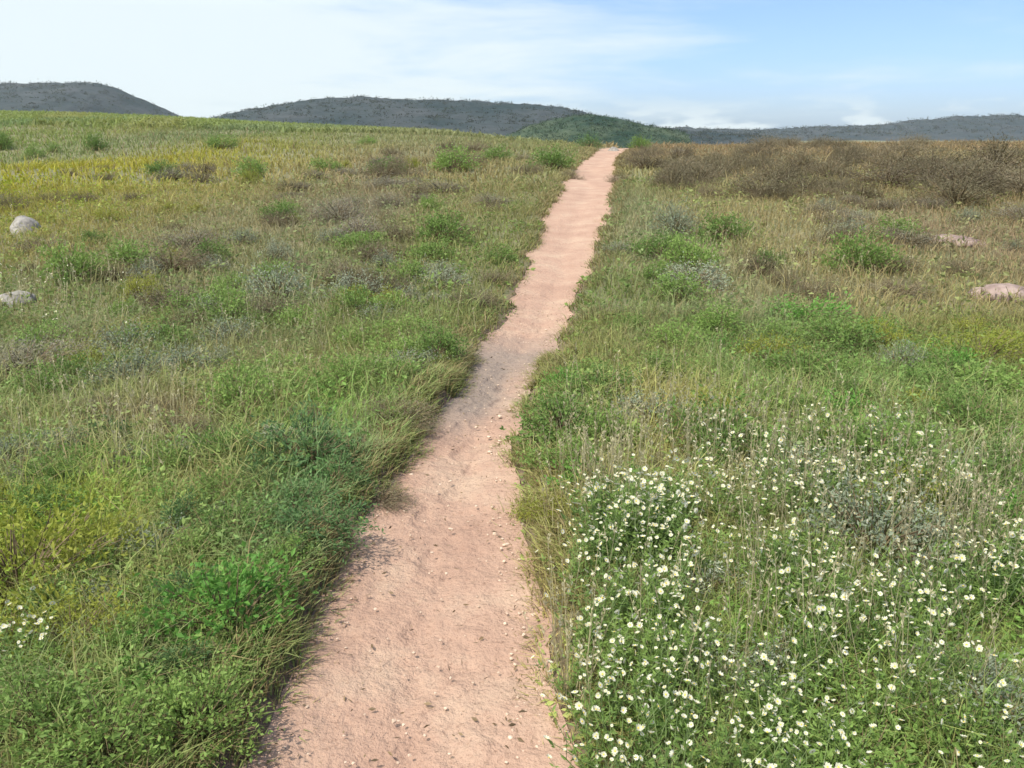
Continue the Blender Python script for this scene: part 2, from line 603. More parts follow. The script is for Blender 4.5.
def hill(name, label, prof, dist, depth, mat, seed, nx=420, foot=-14, rough=1.0, scrub=1800, scol=(.04, .05, .035)):
    """a ridge at real distance; prof: (column, row) points of its skyline"""
    cols_ = np.array([c for c, r_ in prof], float)
    rows_ = np.array([r_ for c, r_ in prof], float)
    u = np.linspace(cols_[0], cols_[-1], nx)
    rw = np.interp(u, cols_, rows_)
    v = (384 - rw) / F
    sl_ = (-math.sin(PITCH) + v * math.cos(PITCH)) / (math.cos(PITCH) + v * math.sin(PITCH))
    xr = (u - 512) / F / (math.cos(PITCH) + v * math.sin(PITCH))
    top = EYE + sl_ * dist
    nt_ = 70
    V = []
    for j in range(nt_):
        f = j / (nt_ - 1) * 2 - 1                     # -1 near foot .. 0 crest .. 1 far foot
        s_ = 1 - abs(f) ** 1.3
        yy = dist + f * depth + np.zeros(nx)
        xx = xr * dist * (1 + .05 * f)
        zz_ = foot + (top - foot) * s_
        zz_ = zz_ + (fbm(xx / 40 * 1.0, yy / 40, seed, 4) - .5) * rough * dist * .006 * (1 - abs(f))
        zz_ = zz_ + (fbm(xx / 9, yy / 9, seed + 4, 4) - .5) * rough * dist * .0042 * min(1, 3 * (1 - abs(f)))
        V.append(np.stack([xx, yy, zz_], 1))
    me_ = np_mesh(name, np.concatenate(V), [grid_faces(nt_, nx)], mat, True)
    ob = link(name, me_)
    tag(ob, label, kind='structure')
    P = np.concatenate(V[12:38])
    P = P[rng.integers(0, len(P), scrub)]
    k_ = 14
    sz_ = dist * .0016
    Pc = np.repeat(P, k_, 0) + rng.normal(0, 1, (scrub * k_, 3)) * np.array([1.6, 1.6, .55]) * sz_ * np.repeat(rng.uniform(.4, 1.3, (scrub, 1)), k_, 0)
    Pc[:, 2] += sz_ * .3
    lv = rng.uniform(.5, 1.2, len(Pc)) * sz_
    v_, f_ = leaves(Pc, rng.normal(0, 1, (len(Pc), 3)), lv, lv * .6)
    tc_ = np.array(scol) * np.repeat(rng.uniform(.5, 1.6, (scrub, 1)), k_, 0) * rng.uniform(.85, 1.15, (len(Pc), 3))
    tag(link('scrub', np_mesh('scrub', v_, [f_], M_BLADE, False, np.repeat(tc_, 4, 0))), 'dark scrub dotted over a far hill', kind='stuff')
    return ob


hill('hills', 'flat-topped dark far hill with a steep end', [(-420, 96), (-250, 88), (-90, 84), (40, 83), (98, 83.5), (114, 87), (134, 96), (152, 106), (172, 117), (230, 128)], 900, 260, M_HILL, 3)
hill('hills', 'long low grey purple ridge behind the field', [(60, 132), (190, 124), (230, 114), (265, 107), (292, 102), (308, 98.5), (360, 96.5), (410, 99), (470, 102), (540, 106), (590, 114), (640, 125), (690, 131), (760, 134)], 700, 220, M_HILL, 5)
hill('hills', 'low green wooded rise behind the end of the path', [(505, 134), (530, 124), (560, 117), (590, 115), (622, 120), (648, 126), (685, 133)], 330, 60, M_HILLG, 7, rough=1.6, scrub=900, scol=(.045, .075, .04))
hill('hills', 'thin far ridge along the horizon', [(600, 131), (700, 128), (760, 130), (840, 127), (900, 122), (960, 117), (1040, 116), (1200, 118), (1500, 126)], 1500, 350, M_HILL, 9)

# ------------------------------------------------------------------ patches of plant colour (species), centred on ground points
GREEN, OLIVE, YELL = (.105, .155, .035), (.145, .155, .045), (.215, .205, .045)
STRAW, BROWN, GREYG, FRESH = (.30, .235, .11), (.185, .135, .075), (.175, .185, .115), (.115, .19, .045)
MAUV, TEAL, DEEP = (.20, .165, .14), (.075, .14, .07), (.05, .09, .02)
PATCH = [  # column, row, half width, half height (pixels on the photograph), colour, weight
    (20, 570, 70, 70, (.19, .215, .025), 1.4), (225, 625, 45, 30, FRESH, 1.2), (320, 510, 35, 60, TEAL, .9), (330, 430, 60, 30, FRESH, .5),
    (150, 425, 60, 28, BROWN, .8), (20, 365, 45, 35, MAUV, .7), (95, 350, 30, 25, YELL, .9), (60, 172, 130, 30, (.235, .21, .035), 3.0),
    (210, 178, 90, 26, (.235, .20, .055), 2.2), (310, 170, 60, 25, (.215, .17, .085), 2.4), (375, 172, 50, 22, (.175, .125, .085), 2.6), (350, 212, 60, 16, MAUV, 2.0),
    (190, 230, 30, 24, MAUV, .8), (460, 178, 65, 24, (.20, .155, .075), 2.2), (480, 250, 70, 50, (.13, .155, .05), .8),
    (80, 122, 130, 12, (.105, .145, .06), 2.4), (240, 130, 120, 9, (.115, .14, .065), 1.8), (430, 140, 90, 10, (.16, .155, .08), 1.0),
    (275, 290, 45, 30, GREYG, .9), (20, 290, 40, 20, GREYG, .8),
    (680, 250, 45, 60, GREYG, 1.0), (800, 240, 95, 45, (.25, .205, .105), 2.6), (830, 288, 120, 22, (.245, .205, .11), 2.0), (965, 240, 85, 38, (.23, .17, .12), 2.6),
    (760, 165, 170, 26, BROWN, 1.6), (950, 165, 120, 26, BROWN, 1.4), (640, 165, 30, 14, (.21, .185, .09), .8), (900, 370, 130, 50, (.11, .165, .045), 1.0), (990, 340, 60, 30, (.16, .18, .05), .8),
    (660, 430, 80, 40, (.25, .21, .09), 1.1), (570, 480, 50, 35, STRAW, .7), (590, 430, 40, 40, TEAL, .5), (560, 370, 30, 50, (.17, .165, .06), .7),
    (860, 530, 70, 35, GREYG, 1.1), (800, 470, 60, 25, GREYG, .9), (980, 480, 60, 40, GREYG, .6), (640, 560, 40, 20, GREYG, .6),
    (545, 660, 20, 90, STRAW, .9), (585, 740, 25, 40, STRAW, .7), (900, 640, 200, 80, (.115, .165, .04), .6), (985, 720, 50, 40, (.10, .135, .06), 1.0),
]
PW = []
for c_, r_, hw_, hh_, col, wt in PATCH:
    a_ = at(c_, r_)
    b_ = at(c_ + hw_, r_)
    n_, f_ = at(c_, r_ + hh_), at(c_, max(r_ - hh_, 113))
    PW.append((a_[0], a_[1], max(abs(b_[0] - a_[0]), .1), max((f_[1] - n_[1]) / 2, .1), np.array(col), wt))


def plant_tint(x, y):
    n = len(x)
    jx = x + (fbm(x / .7, y / .7, 41, 3) - .5) * .18 * (1 + y * .15)
    jy = y + (fbm(x / .7, y / .7, 43, 3) - .5) * .18 * (1 + y * .3)
    b = fbm(x / (.5 + .05 * y.clip(0)), y / (.8 + .08 * y.clip(0)), 51, 4)
    b2 = fbm(x / .35, y / .45, 57, 3)
    k = sstep(.42, .62, b)[:, None]
    col = np.array(GREEN) * (1 - k) + np.array(OLIVE) * k
    k2 = sstep(.55, .75, b2)[:, None]
    col = col * (1 - .5 * k2) + np.array(GREYG) * .5 * k2
    k3 = sstep(.6, .8, 1 - b2)[:, None]
    col = col * (1 - .45 * k3) + np.array(DEEP) * .45 * k3
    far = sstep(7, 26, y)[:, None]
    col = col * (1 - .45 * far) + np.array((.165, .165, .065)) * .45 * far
    W = np.ones((n, 1)) * .55
    A = col * .55
    for px_, py_, rx, ry, c, wt in PW:
        g = wt * np.exp(-(((jx - px_) / rx) ** 2 + ((jy - py_) / ry) ** 2))[:, None] * 1.6
        A = A + g * c
        W = W + g
    t_ = A / W
    rb = (sstep(26, 40, y) * sstep(.09, .16, x / np.maximum(y, 1)))[:, None]
    t_ = t_ * (1 - rb) + np.array(BROWN) * rb
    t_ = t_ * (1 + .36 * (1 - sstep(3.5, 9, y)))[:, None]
    g_ = t_.mean(1, keepdims=True)
    return np.clip((g_ + (t_ - g_) * 1.12) * 1.5, .01, 1)


def scatter(n, y0, y1, pw=1.0, marg=.0, spread=.74, side=1.4):
    y = y0 + (y1 - y0) * rng.random(n) ** pw
    x = rng.uniform(-1, 1, n) * (spread * y + side)
    pd = path_d(x, y)
    edge = rng.uniform(-.03, .10, n) * (1 + .06 * y)
    edge = np.where((x > np.interp(y, ey, exr) - .3) & (y < 4.2), rng.uniform(-.16, .10, n) , edge)
    ok = pd > marg + edge
    return x[ok], y[ok], pd[ok]


# ------------------------------------------------------------------ grass: one mass, thinner but coarser with distance
VV, QQ, TT, CC, off = [], [], [], [], 0
for n, y0, y1, h0, h1, w0, w1, pw in ((95000, .9, 3.6, .04, .15, .0025, .005, .75), (110000, 3.4, 8.5, .05, .20, .004, .008, .8),
                                      (110000, 8, 22, .06, .24, .008, .016, .8), (90000, 20, 62, .10, .30, .025, .05, .75)):
    x, y, pd = scatter(n, y0, y1, pw)
    m = len(x)
    z = ground_z(x, y) - .008
    low_ = .35 + .65 * sstep(.0, .45, pd)
    clump = .55 + .9 * fbm(x / (.25 + .02 * y), y / (.25 + .02 * y), 61, 3)
    h = rng.uniform(h0, h1, m) * low_ * clump * np.where(rng.random(m) < .06, 1.7, 1)
    wd = rng.uniform(w0, w1, m)
    V, q, t3 = blades(np.stack([x, y, z], 1), h, wd, rng.uniform(0, 6.283, m), rng.uniform(.1, .9, m), rng.uniform(0, 1, m))
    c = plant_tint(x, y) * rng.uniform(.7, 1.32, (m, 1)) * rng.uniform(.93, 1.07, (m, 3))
    dry = rng.random(m) < np.where(pd < .25, .35, .10)
    c[dry] = np.array(STRAW) * rng.uniform(.7, 1.25, (dry.sum(), 1))
    VV.append(V)
    QQ.append(q + off)
    TT.append(t3 + off)
    CC.append(np.repeat(c, 5, 0))
    off += len(V)
# tufts leaning over both margins of the sand
y = np.concatenate([.9 + 6 * rng.random(30000), 6.5 + 40 * rng.random(24000)])
m = len(y)
l, r_ = edges(y)
lf = rng.random(m) < .5
sc_ = 1 + .05 * y
u = np.where(lf | (y > 4.5), rng.uniform(-.05, .20, m), rng.uniform(-.17, .20, m)) * sc_
x = np.where(lf, l - u, r_ + u)
cl = fbm(x / (.16 * sc_), y / (.22 * sc_), 77, 2)
ok = cl + u * .9 / sc_ > np.where(y < 3.2, np.where(lf, .36, .50), .47)
x, y, lf, u, sc_, m = x[ok], y[ok], lf[ok], u[ok], sc_[ok], int(ok.sum())
h = rng.uniform(.025, .12, m) * (.5 + .5 * sstep(-.04, .1, u)) * (1 + .02 * y)
wd = rng.uniform(.0022, .0045, m) * (1 + .28 * y)
V, q, t3 = blades(np.stack([x, y, ground_z(x, y) - .008], 1), h, wd, np.where(lf, 0, math.pi) + rng.normal(0, 1.0, m), rng.uniform(.2, 1.0, m), rng.uniform(0, 1, m))
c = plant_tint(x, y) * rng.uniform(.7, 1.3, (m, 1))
dry = rng.random(m) < .38
c[dry] = np.array(STRAW) * rng.uniform(.6, 1.3, (dry.sum(), 1))
VV.append(V)
QQ.append(q + off)
TT.append(t3 + off)
CC.append(np.repeat(c, 5, 0))
off += len(V)
me = np_mesh('grass', np.concatenate(VV), [np.concatenate(QQ), np.concatenate(TT)], M_BLADE, False, np.concatenate(CC))
tag(link('grass', me), 'mixed green and olive grass covering the heath', kind='stuff')

# far hillside sward beyond 60 m on the left
x = rng.uniform(-115, 12, 90000)
y = rng.uniform(58, 150, 90000)
ok = (x > -.74 * y) & (path_d(x, y) > .3)
x, y = x[ok], y[ok]
m = len(x)
V, q, t3 = blades(np.stack([x, y, ground_z(x, y) - .02], 1), rng.uniform(.25, .6, m), rng.uniform(.08, .2, m), rng.uniform(0, 6.28, m), rng.uniform(.2, 1, m), rng.uniform(0, 1, m))
c = plant_tint(x, y) * rng.uniform(.8, 1.2, (m, 1))
me = np_mesh('meadow_grass', V, [q, t3], M_BLADE, False, np.repeat(c, 5, 0))
tag(link('meadow_grass', me), 'yellowish rough grass on the far rising field', kind='stuff')

# ------------------------------------------------------------------ broad-leaved ground cover
VV, FF, CC, off = [], [], [], 0
for n, y0, y1, l0, l1, hh in ((9000, 1.0, 3.8, .014, .035, .10), (9000, 3.6, 9, .02, .05, .14), (7000, 8.5, 24, .04, .10, .18)):
    x, y, pd = scatter(n, y0, y1, .8, .03)
    m = len(x)
    keep = fbm(x / .3, y / .3, 91, 3) > .45
    x, y, pd = x[keep], y[keep], pd[keep]
    k = 7
    x = np.repeat(x, k) + rng.normal(0, .03, len(x) * k) * (1 + .1 * np.repeat(y, k))
    y = np.repeat(y, k) + rng.normal(0, .03, len(x)) * (1 + .1 * np.repeat(y, k))
    pd = path_d(x, y)
    ok = pd > .0
    x, y, pd = x[ok], y[ok], pd[ok]
    m = len(x)
    z = ground_z(x, y) + rng.uniform(.0, 1, m) ** 1.3 * hh * (.3 + .7 * sstep(0, .5, pd))
    dr = np.stack([rng.normal(0, 1, m), rng.normal(0, 1, m), rng.uniform(-.1, .9, m)], 1)
    ln = rng.uniform(l0, l1, m)
    V, f = leaves(np.stack([x, y, z], 1), dr, ln, ln * rng.uniform(.35, .6, m))
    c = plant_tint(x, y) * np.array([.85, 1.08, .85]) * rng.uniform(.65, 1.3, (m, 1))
    VV.append(V)
    FF.append(f + off)
    CC.append(np.repeat(c, 4, 0))
    off += len(V)
me = np_mesh('ground_cover', np.concatenate(VV), [np.concatenate(FF)], M_BLADE, False, np.concatenate(CC))
tag(link('ground_cover', me), 'small broad leaves carpeting the ground between the grass', kind='stuff')

# ------------------------------------------------------------------ dry stalks with seed heads
pts = []
for c_, r_, hw_, hh_, n in ((680, 450, 120, 60, 260), (600, 500, 60, 50, 160), (820, 500, 140, 70, 420), (960, 560, 90, 80, 260), (800, 640, 230, 110, 240),
                            (800, 260, 160, 60, 300), (120, 430, 110, 60, 160), (260, 330, 200, 70, 200), (60, 280, 90, 60, 160), (560, 690, 30, 70, 70)):
    for _ in range(n):
        a_, b_ = random.gauss(0, .5), random.gauss(0, .5)
        x_, y_ = at(c_ + a_ * hw_, min(max(r_ + b_ * hh_, 160), 860))
        pts.append((x_, y_))
pts = np.array(pts)
pts = pts[path_d(pts[:, 0], pts[:, 1]) > .05]
m = len(pts)
b0 = np.stack([pts[:, 0], pts[:, 1], ground_z(pts[:, 0], pts[:, 1]) - .005], 1)
hh = rng.uniform(.12, .34, m) * (1 + .02 * pts[:, 1])
tip = b0 + np.stack([rng.normal(0, .05, m), rng.normal(0, .05, m), hh], 1)
rr = .0011 + .00012 * pts[:, 1]
V1, f1 = tubes(b0, tip, rr, rr * .6)
k = 6
tt = np.repeat(tip, k, 0) - np.repeat(tip - b0, k, 0) * rng.uniform(0, .22, m * k)[:, None]
ln = np.repeat(.012 + .0012 * pts[:, 1], k) * rng.uniform(.7, 1.3, m * k)
V2, f2 = leaves(tt, np.stack([rng.normal(0, .6, m * k), rng.normal(0, .6, m * k), np.ones(m * k)], 1), ln, ln * .4)
cs = np.array((.46, .41, .25)) * rng.uniform(.75, 1.3, (m, 1))
me = np_mesh('dry_grass', np.concatenate([V1, V2]), [f1, f2 + len(V1)], M_BLADE, False,
             np.concatenate([np.repeat(cs, 6, 0), np.repeat(np.repeat(cs, k, 0), 4, 0)]))
tag(link('dry_grass', me), 'pale dry grass stalks with seed heads', kind='stuff')


# ------------------------------------------------------------------ shrubs
def shrub_meshes(name, mat, rad, hgt, n_twig, n_leaf, ll, lw, seed, up=.3, jit=.05):
    """returns (stems mesh, foliage mesh) for one shrub with its base at the origin"""
    global rng
    keep_rng = rng
    rng = np.random.default_rng(seed)
    az = rng.uniform(0, 6.283, n_twig)
    el = np.arcsin(rng.uniform(.08, 1, n_twig))
    lob = .72 + .5 * vn(np.cos(az) * 1.7 + 5, np.sin(az) * 1.7 + el * 1.5, seed)
    tips = np.stack([np.cos(az) * np.cos(el) * rad * lob, np.sin(az) * np.cos(el) * rad * lob, np.sin(el) * hgt * lob * rng.uniform(.8, 1.12, n_twig)], 1)
    mids = tips * np.array([.45, .45, .5]) + rng.normal(0, .03, (n_twig, 3)) * rad
    mids[:, 2] = np.abs(mids[:, 2])
    bs = np.stack([rng.normal(0, .04, n_twig) * rad, rng.normal(0, .04, n_twig) * rad, np.full(n_twig, -.03)], 1)
    va, fa = tubes(bs, mids, np.full(n_twig, .006 * rad / .4), np.full(n_twig, .004 * rad / .4))
    vb, fb = tubes(mids, tips, np.full(n_twig, .004 * rad / .4), np.full(n_twig, .0015 * rad / .4))
    sm = np_mesh(name + '_stems', np.concatenate([va, vb]), [fa, fb + len(va)], M_STEM)
    ti = rng.integers(0, n_twig, n_leaf)
    fr = rng.random(n_leaf) ** .6
    sub = rng.normal(0, 1, (n_twig, 4, 3)) * rad * .13                # side shoots
    pos = mids[ti] + (tips[ti] + sub[ti, rng.integers(0, 4, n_leaf)] - mids[ti]) * fr[:, None] + rng.normal(0, 1, (n_leaf, 3)) * rad * jit
    pos[:, 2] = np.maximum(pos[:, 2], .005)
    dr = (tips[ti] - mids[ti]) / rad * .8 + rng.normal(0, .6, (n_leaf, 3)) + np.array([0, 0, up])
    ln = rng.uniform(.7, 1.3, n_leaf) * ll
    v, f = leaves(pos, dr, ln, ln * lw)
    fm = np_mesh(name + '_foliage', v, [f], mat)
    rng = keep_rng
    return sm, fm


KINDS = {  # object name, category, material, radius, height, twigs, leaves, leaf length, leaf width ratio, look
    'green': ('leafy_shrub', 'shrub', M_GREEN, .34, .36, 70, 2000, .030, .5, 'low dark green leafy shrub'),
    'bright': ('leafy_shrub', 'shrub', M_BRIGHT, .30, .28, 50, 1300, .030, .5, 'fresh green leafy shrub'),
    'yellow': ('yellow_green_shrub', 'shrub', M_YELLOW, .34, .28, 80, 2600, .024, .42, 'yellow green shrub'),
    'teal': ('blue_green_shrub', 'shrub', M_TEAL, .28, .34, 60, 1300, .034, .35, 'blue green shrub'),
    'grey': ('grey_shrub', 'shrub', M_GREY, .32, .30, 80, 2400, .022, .38, 'silver grey shrub'),
    'heath': ('heath_shrub', 'shrub', M_HEATH, .36, .34, 110, 3600, .024, .26, 'brown olive heath shrub'),
    'mauve': ('heather_shrub', 'shrub', M_MAUVE, .34, .30, 110, 3600, .022, .28, 'mauve grey heather shrub'),
}
PROTO = {}
for ki, (k, v) in enumerate(KINDS.items()):
    PROTO[k] = [shrub_meshes(v[0], v[2], v[3], v[4], v[5], v[6], v[7], v[8], 100 + ki * 10 + j, .3, .10 if k in ('heath', 'mauve') else .055) for j in range(3)]
SEEDOBJ = {}


def place_shrub(k, x, y, s, label, group=None, j=None, sz=1.0):
    name, cat = KINDS[k][0], KINDS[k][1]
    j = random.randrange(3) if j is None else j
    key = (k, j)
    if key not in SEEDOBJ:
        root = bpy.data.objects.new(name, None)
        a_ = bpy.data.objects.new('stems', PROTO[k][j][0])
        b_ = bpy.data.objects.new('foliage', PROTO[k][j][1])
        SEEDOBJ[key] = (root, a_, b_)
        parts = (root, a_, b_)
    else:
        parts = tuple(o_.copy() for o_ in SEEDOBJ[key])
    root, a_, b_ = parts
    for o_ in parts:
        C.objects.link(o_)
    a_.parent = root
    b_.parent = root
    root.empty_display_size = .1
    root.location = (x, y, float(ground_z(np.array([x]), np.array([y]))[0]) - .01)
    root.rotation_euler = (random.uniform(-.14, .14), random.uniform(-.14, .14), random.uniform(0, 6.283))
    e_ = random.uniform(.75, 1.45)
    flat = {'heath': .75, 'mauve': .62}.get(k, .9) * random.uniform(.75, 1.2)
    root.scale = (s * e_, s * random.uniform(.8, 1.15), s * sz * flat)
    for kk in ('label', 'category', 'group'):
        if kk in root:
            del root[kk]
    tag(root, label, cat, group)
    return root


TAKEN = []


def mark(k, c_, r_, s, label, sz=1.0):
    x, y = at(c_, r_)
    TAKEN.append((x, y, s * .35))
    place_shrub(k, x, y, s, label, None, None, sz)


# plants that stand out in the photograph
mark('bright', 232, 650, .85, 'bright fresh green shrub in the near grass left of the path')
mark('yellow', 22, 600, 1.15, 'large yellow green shrub at the left edge of the picture')
mark('yellow', 92, 372, .75, 'small yellow green shrub beside the mauve heather on the left')
mark('teal', 325, 555, .7, 'blue green shrub standing against the left edge of the sand')
mark('teal', 312, 480, .85, 'taller blue green shrub just behind another at the path edge')
mark('green', 245, 420, .8, 'dark green shrub alone in the grass left of the grey dip')
mark('green', 385, 392, .75, 'dark green shrub at the left bank of the grey dip')
mark('heath', 405, 430, .55, 'brown heath shrub overhanging the path where it narrows')
mark('heath', 378, 500, .42, 'tiny brown shrub on the dark left bank of the sand')
mark('mauve', 20, 375, 1.25, 'wide mauve grey heather at the left edge by the yellow shrub')
mark('mauve', 190, 250, 1.4, 'mauve grey heather clump alone in mid field on the left')
mark('mauve', 340, 222, 1.8, 'broad mauve heather clump below the brown field')
mark('mauve', 395, 190, 2.0, 'dark mauve heather clump up the slope left of the path')
mark('grey', 278, 300, 1.3, 'pale silver shrub in mid field left of the path')
mark('grey', 355, 300, 1.1, 'silver shrub nearer the path, right of another pale one')
mark('grey', 690, 290, 1.6, 'big silver grey shrub on the slope right of the path')
mark('grey', 675, 235, 1.7, 'silver grey shrub higher on the slope right of the path')
mark('grey', 870, 560, 1.0, 'wide silver shrub among the white flowers')
mark('grey', 800, 492, .9, 'small silver shrub behind the white flowers')
mark('grey', 1000, 745, .75, 'grey green shrub in the bottom right corner')
mark('green', 935, 752, .55, 'very dark green shrub next to the corner shrub')
mark('green', 600, 405, .8, 'dark green shrub beside the right bank of the grey dip')
mark('bright', 560, 395, .55, 'fresh green shrub touching the right bank of the dip')
mark('green', 840, 350, 1.2, 'dark green shrub in the green hollow on the right')
mark('bright', 800, 322, 1.3, 'fresh green shrub at the edge of the tan grass on the right')
mark('yellow', 980, 362, 1.2, 'yellow green shrub by the right edge of the picture')
mark('heath', 955, 205, 2.6, 'big dark heath shrub in the brown heath far right')
mark('teal', 590, 150, 3.0, 'dark bushy shrub on the crest left of the path end')
mark('heath', 572, 178, 1.2, 'brown shrub on the left side of the path below the crest')
mark('heath', 617, 182, 1.1, 'brown shrub on the right side of the path below the crest')
mark('green', 640, 150, 2.2, 'dark green shrub on the crest right of the path end')
mark('yellow', 548, 520, .4, 'small yellow green shrub by the right edge of the sand')

# bare turf kept round the rocks
for c_, r_ in ((16, 302), (26, 232), (1003, 298), (955, 243)):
    x_, y_ = at(c_, r_)
    TAKEN += [(x_, y_, 1.0), (x_ * .92, y_ * .92, 1.0)]

# the rest of the shrubs, each kind on its own ground
BANDS = [(0, 4.2, 'close to the camera'), (4.2, 9.5, 'around the grey dip'), (9.5, 22, 'on the slope above the dip'), (22, 999, 'near the far crest')]


def spread_kind(k, c0, c1, r0, r1, n, s0, s1, gap=.5):
    tries = 0
    done = 0
    while done < n and tries < n * 25:
        tries += 1
        x, y = at(random.uniform(c0, c1), random.uniform(r0, r1))
        s = s0 + (s1 - s0) * random.random() ** 1.6
        rad = s * .34
        pd = float(path_d(np.array([x]), np.array([y]))[0])
        if pd < rad * .75 or any((x - a) ** 2 + (y - b) ** 2 < (gap * (rad + c)) ** 2 for a, b, c in TAKEN):
            continue
        TAKEN.append((x, y, rad))
        side = 'left' if x < float(np.interp(y, ey, (exl + exr) / 2)) else 'right'
        band = [b for b in BANDS if b[0] <= y < b[1]][0][2]
        look = KINDS[k][9]
        place_shrub(k, x, y, s, f'{look} {side} of the path, {band}', f'{look}s {side} of the path, {band}')
        done += 1


spread_kind('green', 0, 330, 470, 800, 20, .35, .7)
spread_kind('yellow', 0, 120, 500, 800, 6, .4, .7)
spread_kind('bright', 20, 300, 430, 780, 10, .3, .55)
spread_kind('teal', 60, 340, 440, 700, 8, .35, .6)
spread_kind('grey', 0, 330, 380, 760, 9, .35, .6)
spread_kind('heath', 60, 330, 380, 500, 8, .4, .6)
spread_kind('green', 0, 440, 300, 450, 22, .6, 1.0)
spread_kind('grey', 0, 480, 240, 400, 20, .6, 1.1)
spread_kind('heath', 0, 500, 160, 330, 34, .6, 1.5)
spread_kind('mauve', 285, 430, 160, 215, 9, .9, 1.7, .35)
spread_kind('green', 0, 520, 210, 320, 16, .8, 1.4)
spread_kind('mauve', 140, 520, 165, 240, 8, 1.0, 1.7)
spread_kind('yellow', 0, 420, 165, 330, 12, .8, 1.4)
spread_kind('heath', 380, 560, 146, 180, 10, 1.3, 2.4)
spread_kind('green', 0, 560, 140, 180, 14, 1.5, 2.6)
spread_kind('heath', 625, 1023, 143, 200, 90, 1.0, 2.9, .3)
spread_kind('heath', 720, 1023, 195, 300, 12, .6, 1.2)
spread_kind('mauve', 650, 1023, 150, 260, 12, .9, 1.7)
spread_kind('green', 640, 1023, 230, 330, 8, .9, 1.7)
spread_kind('grey', 610, 1023, 200, 480, 9, .7, 1.2)
spread_kind('green', 560, 1023, 320, 500, 26, .55, .95)
spread_kind('bright', 580, 1023, 330, 520, 12, .5, .9)
spread_kind('yellow', 700, 1023, 310, 520, 10, .5, .9)
spread_kind('green', 600, 1023, 540, 800, 14, .3, .55)
spread_kind('grey', 700, 1023, 500, 760, 8, .3, .55)


# ------------------------------------------------------------------ white flowers
def flower_mesh(r_, cup, seed):
    """one daisy head: a ring of petals round a small domed centre"""
    rg = random.Random(seed)
    V, Fc, mi = [], [], []
    n = 9
    for i in range(n):
        a = i / n * 6.283 + rg.uniform(-.08, .08)
        l_ = r_ * rg.uniform(.88, 1.1)
        ca, sa = math.cos(a), math.sin(a)
        wq = r_ * .27
        b = len(V)
        for rad_, ww, h in ((.18, .35, 0), (.62, 1.0, cup * .6), (.95, .55, cup)):
            for sg in (-1, 1):
                V.append((ca * l_ * rad_ - sa * wq * ww * sg, sa * l_ * rad_ + ca * wq * ww * sg, h * r_))
        Fc += [(b, b + 1, b + 3, b + 2), (b + 2, b + 3, b + 5, b + 4)]
        mi += [0, 0]
    b = len(V)
    m_ = 8
    for rad_, h in ((.30, .02), (.2, .16)):
        for i in range(m_):
            a = i / m_ * 6.283
            V.append((math.cos(a) * r_ * rad_, math.sin(a) * r_ * rad_, h * r_))
    V.append((0, 0, .22 * r_))
    for i in range(m_):
        j = (i + 1) % m_
        Fc.append((b + i, b + j, b + m_ + j, b + m_ + i))
        mi.append(1)
    tri = [(b + m_ + i, b + m_ + (i + 1) % m_, b + 2 * m_) for i in range(m_)]
    mi += [1] * m_
    return V, Fc, tri, mi


FM = []
for j in range(3):
    V, q, t3, mi = flower_mesh(.0095, (.05, .25, .5)[j], j)
    FM.append(np_mesh('flower', np.array(V), [np.array(q), np.array(t3)], [M_PETAL, M_DISC], False, None, mi))


def flower_plant_data(seed, n):
    rg = np.random.default_rng(seed)
    b0 = np.stack([rg.normal(0, .02, n), rg.normal(0, .02, n), np.full(n, -.01)], 1)
    tp = np.stack([rg.normal(0, .075, n), rg.normal(0, .075, n), rg.uniform(.13, .27, n)], 1)
    md = b0 * .5 + tp * .5 + np.stack([rg.normal(0, .015, n), rg.normal(0, .015, n), np.zeros(n)], 1)
    va, fa = tubes(b0, md, np.full(n, .0013), np.full(n, .0011))
    vb, fb = tubes(md, tp, np.full(n, .0011), np.full(n, .0008))
    sm = np_mesh('stems', np.concatenate([va, vb]), [fa, fb + len(va)], M_GSTEM)
    k = 16
    ti = np.repeat(np.arange(n), k)
    fr = rg.random(n * k)[:, None] ** .8 * .85
    pos = b0[ti] * (1 - fr) + tp[ti] * fr
    dr = np.stack([rg.normal(0, 1, n * k), rg.normal(0, 1, n * k), rg.uniform(0, 1, n * k)], 1)
    ln = rg.uniform(.015, .034, n * k)
    v, f = leaves(pos, dr, ln, ln * .28)
    lm = np_mesh('leaves', v, [f], M_GREEN)
    rots = [(rg.normal(-.3, .5), rg.normal(0, .5), rg.uniform(0, 6.28)) for _ in range(n)]
    sc = rg.uniform(.55, 1.25, n)
    return sm, lm, tp, rots, sc


from mathutils import Euler
FP = []
for j in range(5):
    sm, lm, tp, rots, sc = flower_plant_data(300 + j, 9 + j)
    V, Q, T, MI, off = [], [], [], [], 0
    qm, tm = [], []
    for i in range(len(tp)):
        v, q, t3, mi = flower_mesh(.0095 * sc[i], .25, i)
        E = Euler(rots[i]).to_matrix()
        v = np.array([E @ Vector(a) for a in v]) + tp[i]
        V.append(v)
        Q.append(np.array(q) + off)
        T.append(np.array(t3) + off)
        qm += mi[:len(q)]
        tm += mi[len(q):]
        off += len(v)
    hm = np_mesh('blossoms', np.concatenate(V), [np.concatenate(Q), np.concatenate(T)], [M_PETAL, M_DISC], False, None, qm + tm)
    FP.append((sm, lm, tp, rots, sc, hm))


